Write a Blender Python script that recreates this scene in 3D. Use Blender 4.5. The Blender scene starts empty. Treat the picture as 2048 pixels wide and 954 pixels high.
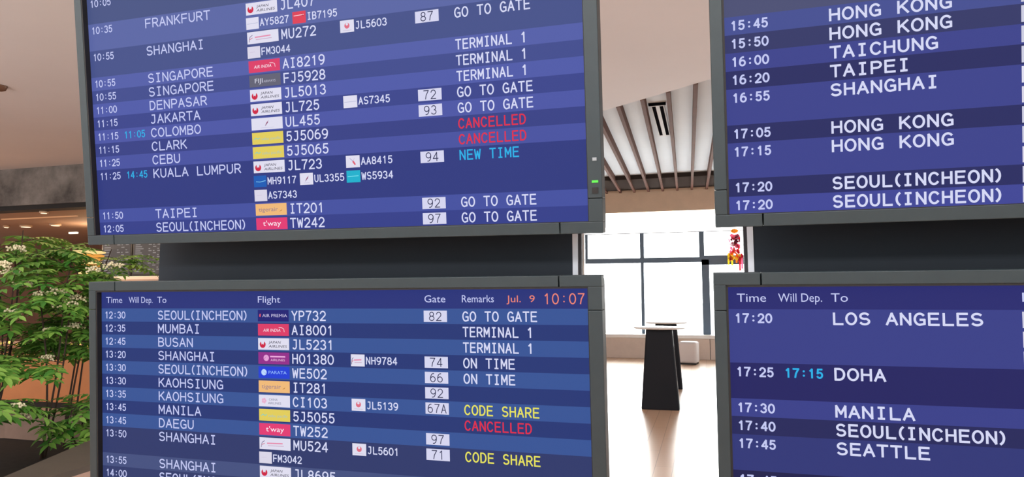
import bpy, math, random
from mathutils import Vector, Matrix

C = bpy.context.scene.collection
SC = bpy.context.scene
RND = random.Random(7)

# ------------------------------------------------------------------ camera, sky, lamps, exposure
F_PX = 1320.0
CAM_Z = 1.44
R_CAM = Matrix(((0.960253, -0.02669, -0.277854),
                (0.279131, 0.088264, 0.956188),
                (-0.000996, -0.99574, 0.092205)))          # image right / image down / forward in the world
cam = bpy.data.cameras.new('camera')
cam.sensor_width = 36.0
cam.lens = F_PX / 2048 * 36.0
cam.clip_start = 0.05
cam.clip_end = 400
cam_o = bpy.data.objects.new('camera', cam)
C.objects.link(cam_o)
right, down, fwd = (R_CAM.col[0].copy(), R_CAM.col[1].copy(), R_CAM.col[2].copy())
cam_o.matrix_world = Matrix(((right.x, -down.x, -fwd.x, 0), (right.y, -down.y, -fwd.y, 0),
                             (right.z, -down.z, -fwd.z, CAM_Z), (0, 0, 0, 1)))
SC.camera = cam_o
SC.view_settings.view_transform = 'Standard'
SC.view_settings.look = 'None'
SC.view_settings.gamma = 1.0
SC.view_settings.exposure = 0.0
SC.view_settings.use_curve_mapping = False

SKY_FRONT, SKY_BACK = 5.0, 1.5
w = bpy.data.worlds.new('overcast_sky')
SC.world = w
w.use_nodes = True
nt = w.node_tree
bg = nt.nodes['Background']
tc = nt.nodes.new('ShaderNodeTexCoord')
sx = nt.nodes.new('ShaderNodeSeparateXYZ')
mr = nt.nodes.new('ShaderNodeMapRange')
mr.inputs['From Min'].default_value = -0.1
mr.inputs['From Max'].default_value = 0.35
mr.inputs['To Min'].default_value = SKY_BACK
mr.inputs['To Max'].default_value = SKY_FRONT
nt.links.new(tc.outputs['Generated'], sx.inputs[0])
nt.links.new(sx.outputs['Y'], mr.inputs['Value'])
nt.links.new(mr.outputs[0], bg.inputs['Strength'])
bg.inputs['Color'].default_value = (1.0, 0.985, 0.97, 1)


def area_lamp(name, loc, size_x, size_y, power, color, rot=(0, 0, 0)):
    l = bpy.data.lights.new(name, 'AREA')
    l.shape = 'RECTANGLE'
    l.size, l.size_y, l.energy, l.color = size_x, size_y, power, color
    o = bpy.data.objects.new(name, l)
    o.location = loc
    o.rotation_euler = rot
    C.objects.link(o)
    return o


CEIL_Z = 4.173
area_lamp('inner_hall_lamp', (-14.5, 12.0, 3.2), 5.0, 1.2, 150, (1.0, 0.72, 0.48))
area_lamp('counter_lamp', (-7.0, 5.35, 2.9), 3.0, 0.3, 22, (1.0, 0.55, 0.22), (math.radians(18), 0, 0))
area_lamp('shrub_fill_lamp', (-4.2, 2.4, 3.9), 1.0, 1.0, 26, (1.0, 0.95, 0.88), (math.radians(-25), math.radians(18), 0))  # invented overhead fill that brightens the shrubs
area_lamp('window_fill_lamp', (-1.2, 17.9, 2.2), 7.0, 3.4, 1300, (1.0, 0.99, 0.98), (math.radians(-94), 0, 0))  # added lamp outside the panes, strengthens the daylight and lifts the ceiling
area_lamp('hall_fill_lamp', (-2.0, -1.5, 4.1), 8.0, 3.0, 200, (1.0, 0.96, 0.92))  # added unseen fill, brightens the floor and its bounce upwards
area_lamp('ceiling_fill_lamp', (-1.5, -2.5, 2.6), 9.0, 2.0, 620, (1.0, 0.97, 0.96), (math.radians(158), 0, 0))  # made-up fill behind the camera, aimed up to brighten the ceiling
area_lamp('left_fill_lamp', (-9.5, 1.5, 2.7), 3.0, 2.0, 120, (1.0, 0.94, 0.88), (math.radians(165), 0, 0))  # added out-of-view fill for the leaves and the left ceiling


# ------------------------------------------------------------------ materials
def lin(c):
    return tuple(((v / 255) / 12.92 if v / 255 <= 0.04045 else ((v / 255 + 0.055) / 1.055) ** 2.4) for v in c[:3]) + (1.0,)


MATS = {}


def mat(name, rgb, rough=0.5, metal=0.0, spec=0.5, noise=None, bump=None):
    """noise = (scale, amount): soft procedural mottling of the base colour; bump = (scale, strength)"""
    if name in MATS:
        return MATS[name]
    m = bpy.data.materials.new(name)
    m.use_nodes = True
    t = m.node_tree
    b = t.nodes['Principled BSDF']
    b.inputs['Base Color'].default_value = lin(rgb)
    b.inputs['Roughness'].default_value = rough
    b.inputs['Metallic'].default_value = metal
    b.inputs['Specular IOR Level'].default_value = spec
    if noise:
        co = t.nodes.new('ShaderNodeTexCoord')
        n = t.nodes.new('ShaderNodeTexNoise')
        n.inputs['Scale'].default_value = noise[0]
        n.inputs['Detail'].default_value = 6
        n.inputs['Roughness'].default_value = 0.65
        r = t.nodes.new('ShaderNodeMapRange')
        r.inputs['From Min'].default_value = 0.3
        r.inputs['From Max'].default_value = 0.7
        r.inputs['To Min'].default_value = 1 - noise[1]
        r.inputs['To Max'].default_value = 1 + noise[1]
        h = t.nodes.new('ShaderNodeHueSaturation')
        h.inputs['Color'].default_value = lin(rgb)
        t.links.new(co.outputs['Object'], n.inputs['Vector'])
        t.links.new(n.outputs['Fac'], r.inputs['Value'])
        t.links.new(r.outputs[0], h.inputs['Value'])
        t.links.new(h.outputs[0], b.inputs['Base Color'])
    if bump:
        n2 = t.nodes.new('ShaderNodeTexNoise')
        n2.inputs['Scale'].default_value = bump[0]
        bp = t.nodes.new('ShaderNodeBump')
        bp.inputs['Strength'].default_value = bump[1]
        t.links.new(n2.outputs['Fac'], bp.inputs['Height'])
        t.links.new(bp.outputs[0], b.inputs['Normal'])
    MATS[name] = m
    return m


def glow(name, rgb, strength=1.0):
    """what a lit display or lamp gives off"""
    if name in MATS:
        return MATS[name]
    m = bpy.data.materials.new(name)
    m.use_nodes = True
    b = m.node_tree.nodes['Principled BSDF']
    b.inputs['Base Color'].default_value = (0.002, 0.002, 0.003, 1)
    b.inputs['Roughness'].default_value = 0.45
    b.inputs['Specular IOR Level'].default_value = 0.03
    b.inputs['Emission Color'].default_value = lin(rgb)
    b.inputs['Emission Strength'].default_value = strength
    MATS[name] = m
    return m


def px(rgb):
    return glow('display_%02x%02x%02x' % tuple(rgb), rgb)


# ------------------------------------------------------------------ mesh building
class MB:
    def __init__(self):
        self.v, self.f, self.m, self.s, self.mats = [], [], [], [], []

    def mi(self, material):
        if material not in self.mats:
            self.mats.append(material)
        return self.mats.index(material)

    def poly(self, pts, material, smooth=False):
        i = len(self.v)
        self.v += [tuple(p) for p in pts]
        self.f.append(tuple(range(i, i + len(pts))))
        self.m.append(self.mi(material))
        self.s.append(smooth)

    def mesh(self, vs, fs, material, smooth=False):
        i = len(self.v)
        self.v += [tuple(p) for p in vs]
        k = self.mi(material)
        for f in fs:
            self.f.append(tuple(i + a for a in f))
            self.m.append(k)
            self.s.append(smooth)

    def box(self, x0, x1, y0, y1, z0, z1, material):
        vs = [(x, y, z) for z in (z0, z1) for y in (y0, y1) for x in (x0, x1)]
        fs = [(0, 2, 3, 1), (4, 5, 7, 6), (0, 1, 5, 4), (2, 6, 7, 3), (0, 4, 6, 2), (1, 3, 7, 5)]
        self.mesh(vs, fs, material)

    def prism(self, poly, z0, z1, material):
        n = len(poly)
        vs = [(x, y, z0) for x, y in poly] + [(x, y, z1) for x, y in poly]
        fs = [tuple(reversed(range(n))), tuple(range(n, 2 * n))] + [(i, (i + 1) % n, n + (i + 1) % n, n + i) for i in range(n)]
        self.mesh(vs, fs, material)

    def lathe(self, prof, material, n=40, center=(0, 0, 0), smooth=True):
        vs, fs = [], []
        for r, z in prof:
            for k in range(n):
                a = 2 * math.pi * k / n
                vs.append((center[0] + r * math.cos(a), center[1] + r * math.sin(a), center[2] + z))
        for j in range(len(prof) - 1):
            for k in range(n):
                fs.append((j * n + k, j * n + (k + 1) % n, (j + 1) * n + (k + 1) % n, (j + 1) * n + k))
        fs.append(tuple(reversed(range(n))))
        fs.append(tuple((len(prof) - 1) * n + k for k in range(n)))
        self.mesh(vs, fs, material, smooth)

    def tube(self, pts, radii, material, n=7):
        pts = [Vector(p) for p in pts]
        vs, fs = [], []
        for i, p in enumerate(pts):
            d = (pts[min(i + 1, len(pts) - 1)] - pts[max(i - 1, 0)]).normalized()
            a = d.cross(Vector((0, 0, 1)) if abs(d.z) < 0.9 else Vector((1, 0, 0))).normalized()
            b = d.cross(a)
            r = radii[i] if isinstance(radii, (list, tuple)) else radii
            for k in range(n):
                t = 2 * math.pi * k / n
                vs.append(p + a * (r * math.cos(t)) + b * (r * math.sin(t)))
        for j in range(len(pts) - 1):
            for k in range(n):
                fs.append((j * n + k, j * n + (k + 1) % n, (j + 1) * n + (k + 1) % n, (j + 1) * n + k))
        fs.append(tuple(range(n)))
        fs.append(tuple(reversed([(len(pts) - 1) * n + k for k in range(n)])))
        self.mesh(vs, fs, material, True)

    def blob(self, c, r, material, n=8, m=5, sz=1.0):
        vs, fs = [(c[0], c[1], c[2] - r * sz)], []
        for j in range(1, m):
            ph = math.pi * j / m - math.pi / 2
            for k in range(n):
                a = 2 * math.pi * k / n
                vs.append((c[0] + r * math.cos(ph) * math.cos(a), c[1] + r * math.cos(ph) * math.sin(a), c[2] + r * sz * math.sin(ph)))
        vs.append((c[0], c[1], c[2] + r * sz))
        for k in range(n):
            fs.append((0, 1 + (k + 1) % n, 1 + k))
            for j in range(m - 2):
                a0 = 1 + j * n
                fs.append((a0 + k, a0 + (k + 1) % n, a0 + n + (k + 1) % n, a0 + n + k))
            fs.append((1 + (m - 2) * n + k, 1 + (m - 2) * n + (k + 1) % n, len(vs) - 1))
        self.mesh(vs, fs, material, True)

    def build(self, name, parent=None, bevel=0.0, segs=2, loc=None):
        me = bpy.data.meshes.new(name)
        me.from_pydata(self.v, [], self.f)
        for m_ in self.mats:
            me.materials.append(m_)
        me.polygons.foreach_set('material_index', self.m)
        me.polygons.foreach_set('use_smooth', self.s)
        me.update()
        o = bpy.data.objects.new(name, me)
        C.objects.link(o)
        if parent:
            o.parent = parent
        if loc is not None:
            o.location = loc
        if bevel:
            b = o.modifiers.new('bevel', 'BEVEL')
            b.width, b.segments, b.limit_method = bevel, segs, 'ANGLE'
        return o


def tag(o, label=None, cat=None, group=None, kind=None):
    if label:
        o['label'] = label
    if cat:
        o['category'] = cat
    if group:
        o['group'] = group
    if kind:
        o['kind'] = kind
    return o


def thing(name, label, cat, loc=(0, 0, 0), rotz=0.0, group=None):
    o = bpy.data.objects.new(name, None)
    o.empty_display_size = 0.1
    C.objects.link(o)
    o.location = loc
    o.rotation_euler = (0, 0, rotz)
    return tag(o, label, cat, group)


def at(x, y, Y):
    """the point at world depth Y that the camera sees at pixel x, y"""
    d = R_CAM @ Vector(((x - 1024) / F_PX, (y - 477) / F_PX, 1))
    return d * (Y / d.y) + Vector((0, 0, CAM_Z))


# ------------------------------------------------------------------ lettering: a thin even-stroke face, one glyph per cell
def arc(cx, cy, rx, ry, a0, a1, n=10):
    return [(cx + rx * math.cos(math.radians(a0 + (a1 - a0) * i / n)), cy + ry * math.sin(math.radians(a0 + (a1 - a0) * i / n))) for i in range(n + 1)]


ELL = arc(.5, .5, .5, .5, 90, 450, 24)
G = {
    '0': [ELL], 'O': [ELL],
    '1': [[(.22, .8), (.55, 1), (.55, 0)]],
    '2': [arc(.5, .7, .46, .3, 170, -30, 12) + [(.02, 0), (.98, 0)]],
    '3': [arc(.46, .745, .42, .255, 155, -75, 12) + arc(.46, .265, .48, .265, 75, -155, 12)[1:]],
    '4': [[(.74, 0), (.74, 1), (0, .28), (1, .28)]],
    '5': [[(.9, 1), (.2, 1), (.12, .53)] + arc(.48, .32, .46, .32, 130, -150, 14)],
    '6': [arc(.6, .4, .58, .6, 80, 180, 8) + arc(.5, .31, .48, .31, 180, 540, 20)],
    '7': [[(.02, 1), (.98, 1), (.5, .45), (.36, 0)]],
    '8': [arc(.5, .755, .4, .245, 90, 450, 18), arc(.5, .26, .48, .26, 90, 450, 20)],
    '9': [arc(.4, .6, .58, .6, -100, 0, 8) + arc(.5, .69, .48, .31, 0, 360, 20)],
    ':': 'dots',
    '.': 'dot',
    '(': [arc(1.45, .5, 1.2, .60, 118, 242, 10)],
    ')': [arc(-.45, .5, 1.2, .60, 62, -62, 10)],
    'A': [[(0, 0), (.5, 1), (1, 0)], [(.17, .34), (.83, .34)]],
    'B': [[(.06, 0), (.06, 1), (.5, 1)] + arc(.55, .765, .36, .235, 90, -90, 8)[1:] + [(.06, .53)], [(.5, .53)] + arc(.55, .265, .42, .265, 90, -90, 8) + [(.06, 0)]],
    'C': [arc(.52, .5, .5, .5, 40, 320, 20)],
    'D': [[(.06, 0), (.06, 1), (.42, 1)] + arc(.42, .5, .54, .5, 90, -90, 14)[1:] + [(.06, 0)]],
    'E': [[(.95, 1), (.06, 1), (.06, 0), (.98, 0)], [(.06, .53), (.86, .53)]],
    'F': [[(.95, 1), (.06, 1), (.06, 0)], [(.06, .5), (.86, .5)]],
    'G': [arc(.52, .5, .5, .5, 45, 270, 18) + [(.97, .08), (.97, .45), (.58, .45)]],
    'H': [[(.05, 0), (.05, 1)], [(.95, 0), (.95, 1)], [(.05, .52), (.95, .52)]],
    'I': [[(.5, 0), (.5, 1)], [(.22, 1), (.78, 1)], [(.22, 0), (.78, 0)]],
    'J': [[(.3, 1), (.78, 1), (.78, .3)] + arc(.42, .3, .36, .3, 0, -140, 10)],
    'K': [[(.06, 0), (.06, 1)], [(.92, 1), (.06, .38)], [(.36, .6), (1, 0)]],
    'L': [[(.1, 1), (.1, 0), (.98, 0)]],
    'M': [[(.03, 0), (.03, 1), (.5, .3), (.97, 1), (.97, 0)]],
    'N': [[(.05, 0), (.05, 1), (.95, 0), (.95, 1)]],
    'P': [[(.06, 0), (.06, 1), (.55, 1)] + arc(.55, .725, .42, .275, 90, -90, 10)[1:] + [(.06, .45)]],
    'R': [[(.06, 0), (.06, 1), (.55, 1)] + arc(.55, .735, .4, .265, 90, -90, 10)[1:] + [(.06, .47)], [(.52, .47), (1, 0)]],
    'S': [arc(.5, .745, .43, .255, 35, 265, 14) + arc(.5, .255, .46, .255, 85, -150, 14)[1:]],
    'T': [[(0, 1), (1, 1)], [(.5, 1), (.5, 0)]],
    'U': [[(.05, 1), (.05, .38)] + arc(.5, .38, .45, .38, 180, 360, 14)[1:] + [(.95, 1)]],
    'W': [[(0, 1), (.22, 0), (.5, .8), (.78, 0), (1, 1)]],
    'Y': [[(0, 1), (.5, .48), (1, 1)], [(.5, .48), (.5, 0)]],
}


def stroke(mb, pts, t, material, d, P):
    """a band of width t along pts (2-D, metres), mitred, laid on the display at depth d"""
    q = [pts[0]]
    for p in pts[1:]:
        if math.hypot(p[0] - q[-1][0], p[1] - q[-1][1]) > 1e-6:
            q.append(p)
    for i in range(1, len(q) - 1):
        u, v = (q[i][0] - q[i - 1][0], q[i][1] - q[i - 1][1]), (q[i + 1][0] - q[i][0], q[i + 1][1] - q[i][1])
        if u[0] * v[0] + u[1] * v[1] < .45 * math.hypot(*u) * math.hypot(*v):
            stroke(mb, q[:i + 1], t, material, d, P)
            stroke(mb, q[i:], t, material, d, P)
            return
    n = len(q)
    closed = math.hypot(q[0][0] - q[-1][0], q[0][1] - q[-1][1]) < 1e-5 and n > 4
    L, Rr = [], []
    for i in range(n):
        a = q[i - 1] if i > 0 else (q[-2] if closed else None)
        b = q[i + 1] if i < n - 1 else (q[1] if closed else None)
        c = q[i]

        def nd(u, v):
            l = math.hypot(v[0] - u[0], v[1] - u[1])
            return ((v[0] - u[0]) / l, (v[1] - u[1]) / l)
        d1 = nd(a, c) if a else nd(c, b)
        d2 = nd(c, b) if b else d1
        mx, my = -(d1[1] + d2[1]), d1[0] + d2[0]
        l = math.hypot(mx, my)
        if l < 0.5:
            mx, my, l = -d1[1], d1[0], 1.0
        mx, my = mx / l, my / l
        k = min(1.6, 1 / max(0.3, mx * -d1[1] + my * d1[0])) * t / 2
        e = (0, 0)
        if not a:
            e = (-d2[0] * t * .35, -d2[1] * t * .35)
        if not b:
            e = (d1[0] * t * .35, d1[1] * t * .35)
        L.append(P(c[0] + e[0] + mx * k, c[1] + e[1] + my * k, d))
        Rr.append(P(c[0] + e[0] - mx * k, c[1] + e[1] - my * k, d))
    vs = L + Rr
    mb.mesh(vs, [(i, n + i, n + i + 1, i + 1) for i in range(n - 1)], material)


def letters(mb, text, x, yc, pitch, cap, t, material, d, P, fill=0.80):
    """text from x on, centred on yc (measured downwards); returns the pen position"""
    for ch in text:
        adv = pitch
        if ch in '()':
            adv = pitch * 0.62
        gw, gx = adv * fill - t, x + adv * (1 - fill) / 2 + t / 2
        if ch == ':' and False:
            adv = pitch
        g = G.get(ch)
        hh = cap - t
        base = yc + hh / 2
        if g == 'dots':
            for f in (.22, .74):
                cx, cy, r = x + adv * .5, base - hh * f, t * .62
                mb.poly([P(cx + r * math.cos(a * math.pi / 4), cy + r * math.sin(a * math.pi / 4), d) for a in range(8)], material)
        elif g == 'dot':
            mb.poly([P(x + a, base + b, d) for a, b in ((0, 0), (t, 0), (t, -t), (0, -t))], material)
        elif g:
            for line in g:
                stroke(mb, [(gx + gw * u, base - hh * v) for u, v in line], t, material, d, P)
        x += adv
    return x


FONT_CACHE = {}


def glyph_mesh(text):
    if text not in FONT_CACHE:
        cu = bpy.data.curves.new('lettering', 'FONT')
        cu.body = text
        cu.resolution_u = 3
        o = bpy.data.objects.new('lettering', cu)
        C.objects.link(o)
        dg = bpy.context.evaluated_depsgraph_get()
        dg.update()
        me = bpy.data.meshes.new_from_object(o.evaluated_get(dg))
        vs = [(v.co.x, v.co.y) for v in me.vertices]
        fs = [tuple(p.vertices) for p in me.polygons]
        bpy.data.objects.remove(o)
        bpy.data.curves.remove(cu)
        bpy.data.meshes.remove(me)
        x0, x1 = min(v[0] for v in vs), max(v[0] for v in vs)
        FONT_CACHE[text] = (vs, fs, x0, x1)
    return FONT_CACHE[text]


def printed(mb, text, x, yb, width, cap, material, d, P, slant=0.0):
    """proportional lettering stretched to width; yb is the base line, cap the height of a capital"""
    vs, fs, x0, x1 = glyph_mesh(text)
    k = width / (x1 - x0)
    s = cap / 0.70
    mb.mesh([P(x + (vx - x0) * k + slant * vy * s, yb - vy * s, d) for vx, vy in vs], fs, material)


# ------------------------------------------------------------------ departures displays
W_, H_, HD, RH = 1.21, 0.68, 0.0437, 0.031826
BZ = dict(l=.021, r=.027, t=.022, b=.0225)
FRONT = -0.014                                        # bezel face in front of the lit panel
M_BEZEL = mat('dark_grey_bezel', (43, 54, 58), 0.45, 0.0, 0.3, (40, .05))
M_GAP = mat('black_gap', (6, 6, 8), 0.7)
M_HOUSE = mat('black_housing', (30, 32, 34), 0.55)
WHITE, LAV, RED, CYAN, YEL, ORG = (214, 217, 246), (196, 201, 243), (222, 48, 76), (46, 176, 232), (232, 226, 92), (236, 132, 116)


def tile(mb, x, y, wd, ht, rgb, P, d=-0.0004):
    mb.poly([P(x, y, d), P(x, y + ht, d), P(x + wd, y + ht, d), P(x + wd, y, d)], px(rgb))


def disc(mb, x, y, r, rgb, P, d=-0.0007, a0=0, a1=360, n=18, ry=None):
    ry = ry or r
    pts = [(x + r * math.cos(math.radians(a0 + (a1 - a0) * i / n)), y + ry * math.sin(math.radians(a0 + (a1 - a0) * i / n))) for i in range(n + (0 if a1 - a0 == 360 else 1))]
    mb.poly([P(a, b, d) for a, b in pts], px(rgb))


def logo(kind, x, y, wd, ht, P):
    """one airline tile: a coloured block with its mark"""
    mb = MB()
    d = -0.0007
    u = lambda a: x + a * wd
    v = lambda b: y + b * ht
    wt = (224, 222, 240)
    S = lambda pts, t, c: stroke(mb, [(u(a), v(b)) for a, b in pts], t, px(c), d, P)
    if kind == 'crane':
        tile(mb, x, y, wd, ht, wt, P)
        r = ht * .30
        disc(mb, u(.15), v(.55), r, (206, 40, 70), P)
        disc(mb, u(.15), v(.36), r * .5, wt, P, -.0009)
        stroke(mb, [(u(.15) - r * .55, v(.2)), (u(.15) - r * .3, v(.55)), (u(.15), v(.42)), (u(.15) + r * .3, v(.55)), (u(.15) + r * .55, v(.2))], .0007, px(wt), -.001, P)
        printed(mb, 'JAPAN', u(.34), v(.46), wd * .38, ht * .22, px((40, 40, 60)), d, P, .25)
        printed(mb, 'AIRLINES', u(.34), v(.80), wd * .58, ht * .22, px((40, 40, 60)), d, P, .25)
    elif kind == 'crane_small':
        tile(mb, x, y, wd, ht, wt, P)
        disc(mb, u(.5), v(.46), ht * .24, (222, 110, 130), P)
        disc(mb, u(.5), v(.34), ht * .11, wt, P, -.0009)
        S([(.2, .84), (.8, .84)], .0008, (190, 180, 205))
    elif kind == 'air_red':
        tile(mb, x, y, wd, ht, (220, 62, 104), P)
        printed(mb, 'AIR INDIA', u(.17), v(.66), wd * .56, ht * .26, px((250, 232, 246)), d, P, .2)
        S([(.68, .30), (.78, .32), (.84, .42), (.85, .66)], .0011, (250, 225, 235))
    elif kind == 'grey':
        tile(mb, x, y, wd, ht, (98, 98, 116), P)
        printed(mb, 'FIJI', u(.18), v(.68), wd * .25, ht * .38, px((215, 215, 232)), d, P)
        printed(mb, 'AIRWAYS', u(.46), v(.68), wd * .38, ht * .2, px((190, 190, 210)), d, P)
    elif kind in ('feather', 'feather_small'):
        tile(mb, x, y, wd, ht, wt, P)
        a = .5 if kind == 'feather' else .55
        k = .06 if kind == 'feather' else .14
        mb.poly([P(u(a - k), v(.68), d), P(u(a + k * .1), v(.52), d), P(u(a + k), v(.22), d), P(u(a - k * .2), v(.42), d)], px((150, 56, 92)))
        S([(a - k, .70), (a + k * .6, .40)], .0007, (84, 84, 140))
        S([(.3, .84), (.72, .84)], .0006, (176, 176, 205))
    elif kind == 'yellow':
        tile(mb, x, y, wd, ht, (226, 205, 92), P)
        S([(.07, .58), (.13, .44), (.19, .56), (.25, .46)], .0016, (120, 205, 200))
        printed(mb, 'cebu pacific', u(.3), v(.66), wd * .62, ht * .24, px((164, 196, 186)), d, P)
    elif kind == 'orange':
        tile(mb, x, y, wd, ht, (240, 186, 122), P)
        printed(mb, 'tigerair', u(.1), v(.66), wd * .62, ht * .36, px((150, 124, 140)), d, P)
        mb.poly([P(u(.76), v(.7), d), P(u(.83), v(.66), d), P(u(.93), v(.2), d), P(u(.86), v(.52), d)], px((186, 130, 60)))
    elif kind == 'way':
        tile(mb, x, y, wd, ht, (226, 62, 116), P)
        printed(mb, "t'way", u(.22), v(.68), wd * .58, ht * .44, px((252, 236, 248)), d, P)
    elif kind == 'navy':
        tile(mb, x, y, wd, ht, (36, 36, 116), P)
        mb.poly([P(u(.05), v(.58), d), P(u(.09), v(.62), d), P(u(.1), v(.34), d), P(u(.06), v(.36), d)], px((236, 90, 110)))
        printed(mb, 'AIR PREMIA', u(.15), v(.62), wd * .80, ht * .26, px((205, 200, 235)), d, P)
    elif kind == 'purple':
        tile(mb, x, y, wd, ht, (148, 48, 138), P)
        disc(mb, u(.26), v(.48), ht * .27, (232, 160, 216), P)
        S([(.2, .56), (.26, .38), (.32, .58)], .0009, (148, 48, 138))
        S([(.4, .36), (.86, .36)], .0032, (236, 170, 222))
        printed(mb, 'AIRLINES', u(.4), v(.74), wd * .46, ht * .2, px((236, 190, 226)), d, P)
    elif kind == 'blue':
        tile(mb, x, y, wd, ht, (38, 66, 214), P)
        disc(mb, u(.18), v(.5), ht * .27, (190, 218, 255), P)
        S([(.14, .42), (.2, .5), (.24, .62)], .0012, (38, 66, 214))
        printed(mb, 'PARATA', u(.33), v(.62), wd * .58, ht * .26, px((150, 190, 255)), d, P)
    elif kind == 'blossom':
        tile(mb, x, y, wd, ht, wt, P)
        for k in range(5):
            disc(mb, u(.17) + .0038 * math.cos(k * 1.2566), v(.5) + .0038 * math.sin(k * 1.2566), .0028, (232, 176, 206), P, n=10)
        printed(mb, 'CHINA', u(.33), v(.48), wd * .28, ht * .2, px((120, 124, 150)), d, P)
        printed(mb, 'AIRLINES', u(.3), v(.78), wd * .42, ht * .2, px((120, 124, 150)), d, P)
    elif kind == 'swallow':
        tile(mb, x, y, wd, ht, wt, P)
        S([(.06, .82), (.09, .42), (.17, .28)], .0012, (90, 70, 120))
        S([(.08, .62), (.17, .5)], .0012, (206, 70, 100))
        S([(.26, .48), (.74, .44)], .0028, (228, 140, 172))
        S([(.28, .68), (.78, .66)], .0011, (196, 150, 180))
    elif kind == 'white_line':
        tile(mb, x, y, wd, ht, wt, P)
        S([(.08, .52), (.92, .50)], .0011, (182, 186, 214))
    elif kind == 'white_faint':
        tile(mb, x, y, wd, ht, (218, 214, 232), P)
        S([(.2, .5), (.6, .46)], .0008, (205, 190, 216))
    elif kind == 'red_line':
        tile(mb, x, y, wd, ht, (222, 66, 88), P)
        S([(.12, .34), (.6, .32), (.84, .30)], .0016, (250, 205, 215))
        S([(.72, .22), (.82, .42)], .0012, (150, 40, 60))
    elif kind == 'blue_line':
        tile(mb, x, y, wd, ht, (28, 92, 180), P)
        S([(.2, .52), (.5, .56), (.92, .46)], .0014, (130, 200, 240))
    elif kind == 'teal_line':
        tile(mb, x, y, wd, ht, (30, 176, 204), P)
        S([(.1, .5), (.86, .46)], .0016, (120, 226, 240))
    elif kind == 'eagle':
        tile(mb, x, y, wd, ht, wt, P)
        mb.poly([P(u(.55), v(.4), d), P(u(.72), v(.75), d), P(u(.62), v(.8), d), P(u(.45), v(.5), d)], px((222, 92, 112)))
        S([(.3, .24), (.5, .45)], .0013, (170, 160, 200))
        S([(.62, .24), (.5, .5)], .0011, (206, 196, 222))
    elif kind == 'plain':
        tile(mb, x, y, wd, ht, (206, 206, 226), P)
    return mb


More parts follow.
